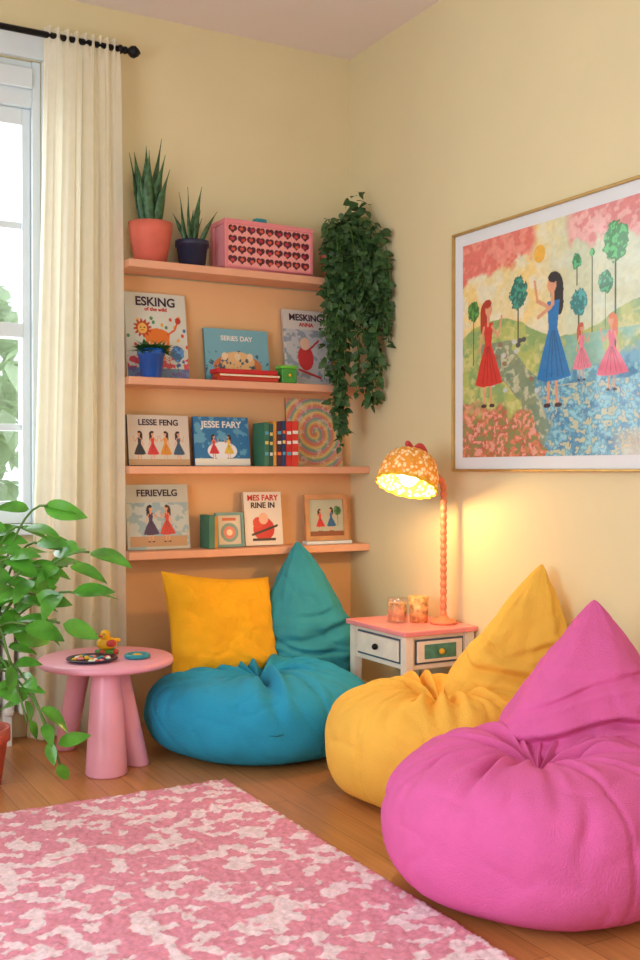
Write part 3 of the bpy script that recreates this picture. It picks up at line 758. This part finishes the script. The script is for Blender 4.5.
def drawer(tag, fm, kn):
    if tag == 'w':
        box('drawer_line_w', (x0+.006, y0+.042, .288), (x0+.0105, y1-.042, .370), M['outline'], g)
        box('drawer_w', (x0+.001, y0+.048, .294), (x0+.0098, y1-.048, .364), fm, g, .003)
        ball('knob_w', (x0-.008, (y0+y1)/2, .328), .011, kn, g)
    else:
        box('drawer_line_s', (x0+.042, y0+.006, .288), (x1-.042, y0+.0105, .370), M['outline'], g)
        box('drawer_s', (x0+.048, y0+.001, .294), (x1-.048, y0+.0098, .364), fm, g, .003)
        box('inset_s', (x0+.075, y0-.001, .305), (x1-.075, y0+.0009, .353), M['green'], g, .001)
        ball('knob_s', ((x0+x1)/2, y0-.008, .328), .010, kn, g)
drawer('w', M['standw'], M['rod']); drawer('s', M['standw'], M['yell'])

def jar(name, c, r, h, col, g):
    lathe('glass', [(0, 0), (r, 0), (r, h*.9), (r*.97, h), (r*.93, h), (r*.93, .006), (0, .006)], c, M['jar'], g, 24)
    cv = mat(name+'_print', col, .4, .9, 45)
    lathe('filling', [(0, .007), (r*.88, .007), (r*.88, h*.8), (0, h*.82)], c, cv, g, 24)
g = group('candle_jar', (-.19, -.67, zt)); jar('candle_jar', (-.195, -.66, zt+.0005), .036, .085, S(215, 160, 110), g)
g = group('patterned_cup', (-.13, -.70, zt)); lathe('cup', [(0, 0), (.03, 0), (.036, .09), (.033, .09), (.027, .006), (0, .006)], (-.13, -.695, zt+.0005), mat('cup_orange_print', S(225, 160, 100), .5, .6, 60), g, 28)

# lamp
lb = Vector((-.075, -.765, zt+.0005)); g = group('table_lamp', lb)
lathe('base', [(0, 0), (.045, 0), (.047, .006), (.042, .012), (.022, .017), (.012, .03), (0, .03)], lb, M['lampstem'], g, 32)
pts = [Vector((lb.x, lb.y, zt+.02+i*.0045)) for i in range(98)]
arc = bez(pts[-1], pts[-1]+Vector((0, 0, .04)), (-.10, -.765, .915), (-.15, -.762, .915), 24)
pts = pts+arc[1:]
rad = [.009+.003*abs(math.sin(i*.55)) for i in range(len(pts))]
tube('beaded_stem', pts, rad, M['lampstem'], g, 14)
sc_ = Vector((-.212, -.762, .928))
tilt = Matrix.Translation(sc_) @ Matrix.Rotation(math.radians(-12), 4, 'X') @ Matrix.Rotation(math.radians(22), 4, 'Y')
prof = []
for i in range(22):
    t = i/21; prof.append((.098*math.sin(math.pi*.5*(1-t)**.8)**.75+.004, -.055+.125*(math.sin(math.pi/2*t))**1.05))
o = lathe('shade', prof, (0, 0, 0), M['shade'], g, 96, tilt, True, .028, 16)
sm = o.modifiers.new('s', 'SOLIDIFY'); sm.thickness = .002
o = lathe('shade_trim', [(.101, -.060), (.106, -.054), (.102, -.048)], (0, 0, 0), M['yell'], g, 96, tilt, True, .035, 16)
ball('socket', tilt @ Vector((0, 0, .045)), .016, M['lampstem'], g)
ball('bulb', tilt @ Vector((0, 0, -.018)), (.034, .034, .038), M['bulb'], g)
tp = tilt @ Vector((0, 0, .067))
tube('bow_loop_l', bez(tp, tp+Vector((-.045, 0, .025)), tp+Vector((-.03, 0, .06)), tp+Vector((.0, 0, .005)), 14), .007, M['redp'], g, 8)
tube('bow_arm', bez(tp, tp+Vector((.02, 0, .05)), tp+Vector((.06, 0, .02)), Vector((-.14, -.762, .918)), 16), .009, M['redp'], g, 8)
ball('bow_knot', tp+Vector((0, 0, .003)), .013, M['redp'], g)

# ------------------------------------------------------------------ pink side table
tc_ = (-1.174, -.47); th_ = .336; g = group('pink_side_table', (*tc_, 0))
lathe('top', [(0, th_-.024), (.2, th_-.024), (.21, th_-.02), (.213, th_-.012), (.21, th_-.003), (.205, th_), (0, th_)], (*tc_, 0), M['pinktab'], g, 72)
def leg(name, foot, top, r0, r1, ax=(1, .7)):
    V = []; F = []; n = 32
    for i, t in enumerate([0, .02, .25, .5, .75, 1]):
        c = Vector((*foot, .0005)).lerp(Vector((*top, th_-.024)), t); r = (r0+(r1-r0)*t)*(.94 if t == 0 else 1)
        for j in range(n):
            a = 2*math.pi*j/n; V.append((c.x+math.cos(a)*r, c.y+math.sin(a)*r*ax[1], c.z))
    for i in range(5):
        for j in range(n):
            q = (j+1) % n; F.append((i*n+j, i*n+q, (i+1)*n+q, (i+1)*n+j))
    F.append(tuple(range(n))[::-1]); mesh(name, V, F, M['pinktab'], g)
leg('leg_front', (-1.215, -.60), (-1.20, -.55), .064, .045, (1, 1))
leg('leg_right', (-1.095, -.545), (-1.14, -.47), .036, .034, (1, 1))
leg('leg_back', (-1.245, -.25), (-1.215, -.34), .034, .036, (1, 1))
g = group('craft_plate', (-1.235, -.50, th_)); pc = Vector((-1.235, -.52, th_+.0005))
lathe('plate', [(0, 0), (.06, 0), (.08, .008), (.078, .011), (.058, .004), (0, .004)], pc, M['black'], g, 48)
for i in range(26):
    a = random.uniform(0, 6.28); r = random.uniform(.01, .058)
    ball('bead', pc+Vector((math.cos(a)*r, math.sin(a)*r, .008)), (.009, .009, .005), random.choice([M['teal'], M['pinkpl'], M['yell'], M['textw'], M['redp']]), g, 10)
g = group('teal_ring_toy', (-1.10, -.56, th_)); rc = Vector((-1.095, -.54, th_+.008))
ringp = [rc+Vector((math.cos(a)*.034, math.sin(a)*.034, 0)) for a in np.linspace(0, 2*math.pi, 33)]
tube('ring', ringp, .0075, M['teal'], g, 10); ball('charm', rc+Vector((.0, 0, .0)), (.018, .018, .007), M['yell'], g)
for a in (0, 1.57): tube('spoke', [rc+Vector((math.cos(a)*.034, math.sin(a)*.034, 0)), rc-Vector((math.cos(a)*.034, math.sin(a)*.034, 0))], .004, M['teal'], g, 8)
g = group('toy_duck', (-1.16, -.42, th_)); dc = Vector((-1.155, -.42, th_+.0005))
box('base', dc+Vector((-.035, -.02, 0)), dc+Vector((.035, .02, .014)), M['grn'], g, .004)
ball('body', dc+Vector((0, 0, .034)), (.034, .022, .022), M['yell'], g); ball('head', dc+Vector((-.008, -.006, .062)), .017, M['yell'], g)
ball('beak', dc+Vector((-.024, -.012, .06)), (.011, .007, .004), M['redp'], g); ball('wing', dc+Vector((.008, -.02, .036)), (.018, .006, .012), M['redp'], g)
ball('tail', dc+Vector((.034, 0, .042)), (.012, .01, .008), M['yell'], g); ball('eye', dc+Vector((-.016, -.02, .067)), .0025, M['black'], g, 8)
for q in (-.022, .022): ball('wheel', dc+Vector((q, -.021, .0095)), (.009, .004, .009), M['redp'], g, 12)

# ------------------------------------------------------------------ framed painting
g = group('framed_painting', (-.01, -1.19, 1.33)); ya, yb, za, zb = -.742, -1.665, .925, 1.743
def rb(n, y0, y1, z0, z1, x0, x1, m): box(n, (x0, min(y0, y1), z0), (x1, max(y0, y1), z1), m, g, .0015)
fw = .008
rb('frame_left', ya, ya-fw, za, zb, -.026, -.001, M['gold']); rb('frame_right', yb, yb+fw, za, zb, -.026, -.001, M['gold'])
rb('frame_bottom', ya-fw, yb+fw, za, za+fw, -.026, -.001, M['gold']); rb('frame_top', ya-fw, yb+fw, zb-fw, zb, -.026, -.001, M['gold'])
rb('mat_board', ya-fw, yb+fw, za+fw, zb-fw, -.016, -.002, M['mat'])
w, h = .815, .722; c = Cv(w, h, .0022, S(236, 222, 168)); A = c.X/w; B = c.Y/h
n1 = fbm(A*7, B*7, 21); n2 = fbm(A*16, B*16, 31); n3 = fbm(A*34, B*34, 41); n4 = fbm(A*60+n1*6, B*60, 51)
sm_ = lambda x, a, b: np.clip((x-a)/(b-a), 0, 1)
c.put(sm_(n1, .4, .6)*(B > .5), S(246, 214, 130), .8); c.put(sm_(n2, .5, .7)*(B > .5), S(236, 232, 204), .8)
c.put(sm_(A+.25*n1, .62, .8)*(B > .5), S(204, 222, 196), .75)
rc1 = sm_(B-(.80+.14*A*(1)+.09*(n2-.5)+.05*(n3-.5)), 0, .03)*sm_(.42+.1*n1-A, 0, .05)
c.put(rc1, S(230, 92, 94), .85); c.put(rc1*sm_(n3, .46, .6), S(246, 160, 140), .8)
rc2 = sm_(B-(.86+.16*(n2-.5)-.10*(A-.8)), 0, .03)*sm_(A-(.58+.1*n1), 0, .05)
c.put(rc2, S(234, 116, 128), .8); c.put(rc2*sm_(n3, .46, .6), S(246, 196, 190), .8)
gl = .56+.06*np.sin(A*7)+.05*(n1-.5)
c.put(B < gl, S(182, 192, 104)); c.put((B < gl)*sm_(n2, .42, .58), S(130, 170, 104), .8); c.put((B < gl-.04)*sm_(n3, .5, .62), S(220, 212, 136), .7)
c.put((B < .5)*sm_(A, .45, .55)*sm_(n1, .36, .5), S(124, 186, 172), .8)
path = np.abs(A-(.32+.10*np.sin(B*9)+.25*(.5-B)))
c.put((path < .08+.05*n2) & (B < .52), S(112, 130, 120), .7); c.put((path < .09)*(B < .5)*sm_(n3, .48, .58), S(204, 204, 168), .8)
wl = .42+.16*n1-.12*B
wm = sm_(A-wl, 0, .03)*sm_(.28+.12*A+.12*(n2-.5)-B, -.02, .02)
c.put(wm, S(84, 160, 192), .9); c.put(sm_(A-wl, 0, .05)*(B < .36)*sm_(n4, .5, .62), S(154, 210, 218), .8)
c.put(wm*sm_(n3, .52, .66), S(44, 116, 166), .7); c.put(sm_(A-wl, 0, .05)*(B < .3)*sm_(.42-n4, 0, .06), S(232, 222, 164), .7)
rm = (A < .50+.06*n3-.5*B)*sm_(.24+.16*(n2-.5)-.10*A-B, -.01, .03)
c.put(rm, S(200, 86, 66), .9); c.put(rm*sm_(n3, .46, .56), S(234, 134, 96), .8); c.put(rm*sm_(n4, .52, .62), S(126, 140, 80), .9); c.put(rm*sm_(.42-n4, 0, .05), S(240, 176, 156), .9)
c.put(sm_(A-(.82+.1*n2), 0, .06)*sm_(.08+.08*n1-B, 0, .04), S(225, 198, 150), .6)
c.disc(w*.485, h*.87, .026, .028, S(244, 186, 70))
c.tree(w*.075, h*.43, h*.68, .030, S(56, 116, 48), 1); c.tree(w*.36, h*.5, h*.72, .044, S(40, 116, 100), 2)
c.tree(w*.70, h*.46, h*.63, .034, S(50, 130, 130), 3); c.tree(w*.69, h*.7, h*.80, .02, S(60, 140, 96), 4)
c.tree(w*.885, h*.42, h*.84, .05, S(66, 146, 84), 5); c.tree(w*.835, h*.5, h*.69, .028, S(60, 134, 96), 6); c.tree(w*.77, h*.5, h*.82, .01, S(70, 150, 90), 7)
for i in range(14): c.disc(w*random.uniform(.2, .5), h*random.uniform(.28, .52), .012, .008, random.choice([S(80, 80, 80), S(150, 120, 90), S(200, 205, 200)]))
c.girl(w*.17, h*.235, h*.50, S(216, 50, 36), S(180, 56, 36), 1, wide=1.25); c.girl(w*.56, h*.215, h*.58, S(24, 120, 186), S(25, 25, 35), -1, wide=1.15, up=True)
c.girl(w*.715, h*.31, h*.24, S(232, 130, 150), S(200, 90, 60), 1, wide=1.5); c.girl(w*.865, h*.26, h*.31, S(234, 108, 134), S(225, 120, 60), -1, wide=1.8)
c.C *= (.84+.24*n4)[..., None]
mw = Matrix.Translation((-.0172, -.796, .973)) @ Matrix.Rotation(-math.pi/2, 4, 'Z')
canvas_obj('painted_sheet', c, M['artp'], mw, g)

# ------------------------------------------------------------------ lights
def area(name, loc, rot, sx, sy, e, col):
    l = bpy.data.lights.new(name, 'AREA'); l.shape = 'RECTANGLE'; l.size = sx; l.size_y = sy; l.energy = e; l.color = col
    o = bpy.data.objects.new(name, l); o.location = loc; o.rotation_euler = rot; COL.objects.link(o)
area('daylight_window_left', (XL-.08, -2.6, 1.15), (0, math.radians(-76), 0), 1.4, 1.7, 46, (.78, .89, 1))
area('front_fill_light', (-1.7, YF-.1, 1.35), (math.radians(90), 0, 0), 1.7, 1.6, 6.5, (1, .95, .88))  # warm fill lamp added behind the camera, no known window there
area('daylight_window_back', (-1.69, .2, 1.5), (math.radians(-90), 0, 0), .8, 1.3, 20, (.9, .96, 1))
l = bpy.data.lights.new('lamp_bulb_light', 'POINT'); l.energy = 8.5; l.color = (1, .60, .25); l.shadow_soft_size = .03
o = bpy.data.objects.new('lamp_bulb_light', l); o.location = tilt @ Vector((0, 0, -.066)); COL.objects.link(o)
W_ = bpy.data.worlds.new('daylight_sky'); scene.world = W_; W_.use_nodes = True
bg = W_.node_tree.nodes['Background']; bg.inputs[0].default_value = (.88, .96, 1, 1); bg.inputs[1].default_value = 1.7

# ------------------------------------------------------------------ camera
cd_ = bpy.data.cameras.new('camera'); cam = bpy.data.objects.new('camera', cd_); COL.objects.link(cam)
cam.location = (-2.228, -3.773, .93); cam.rotation_euler = (math.radians(90-.535), 0, math.radians(-29.01))
cd_.sensor_width = 36; cd_.lens = 40.16; cd_.clip_start = .05
scene.camera = cam
try:
    scene.view_settings.view_transform = 'Standard'; scene.view_settings.look = 'None'
except Exception: pass
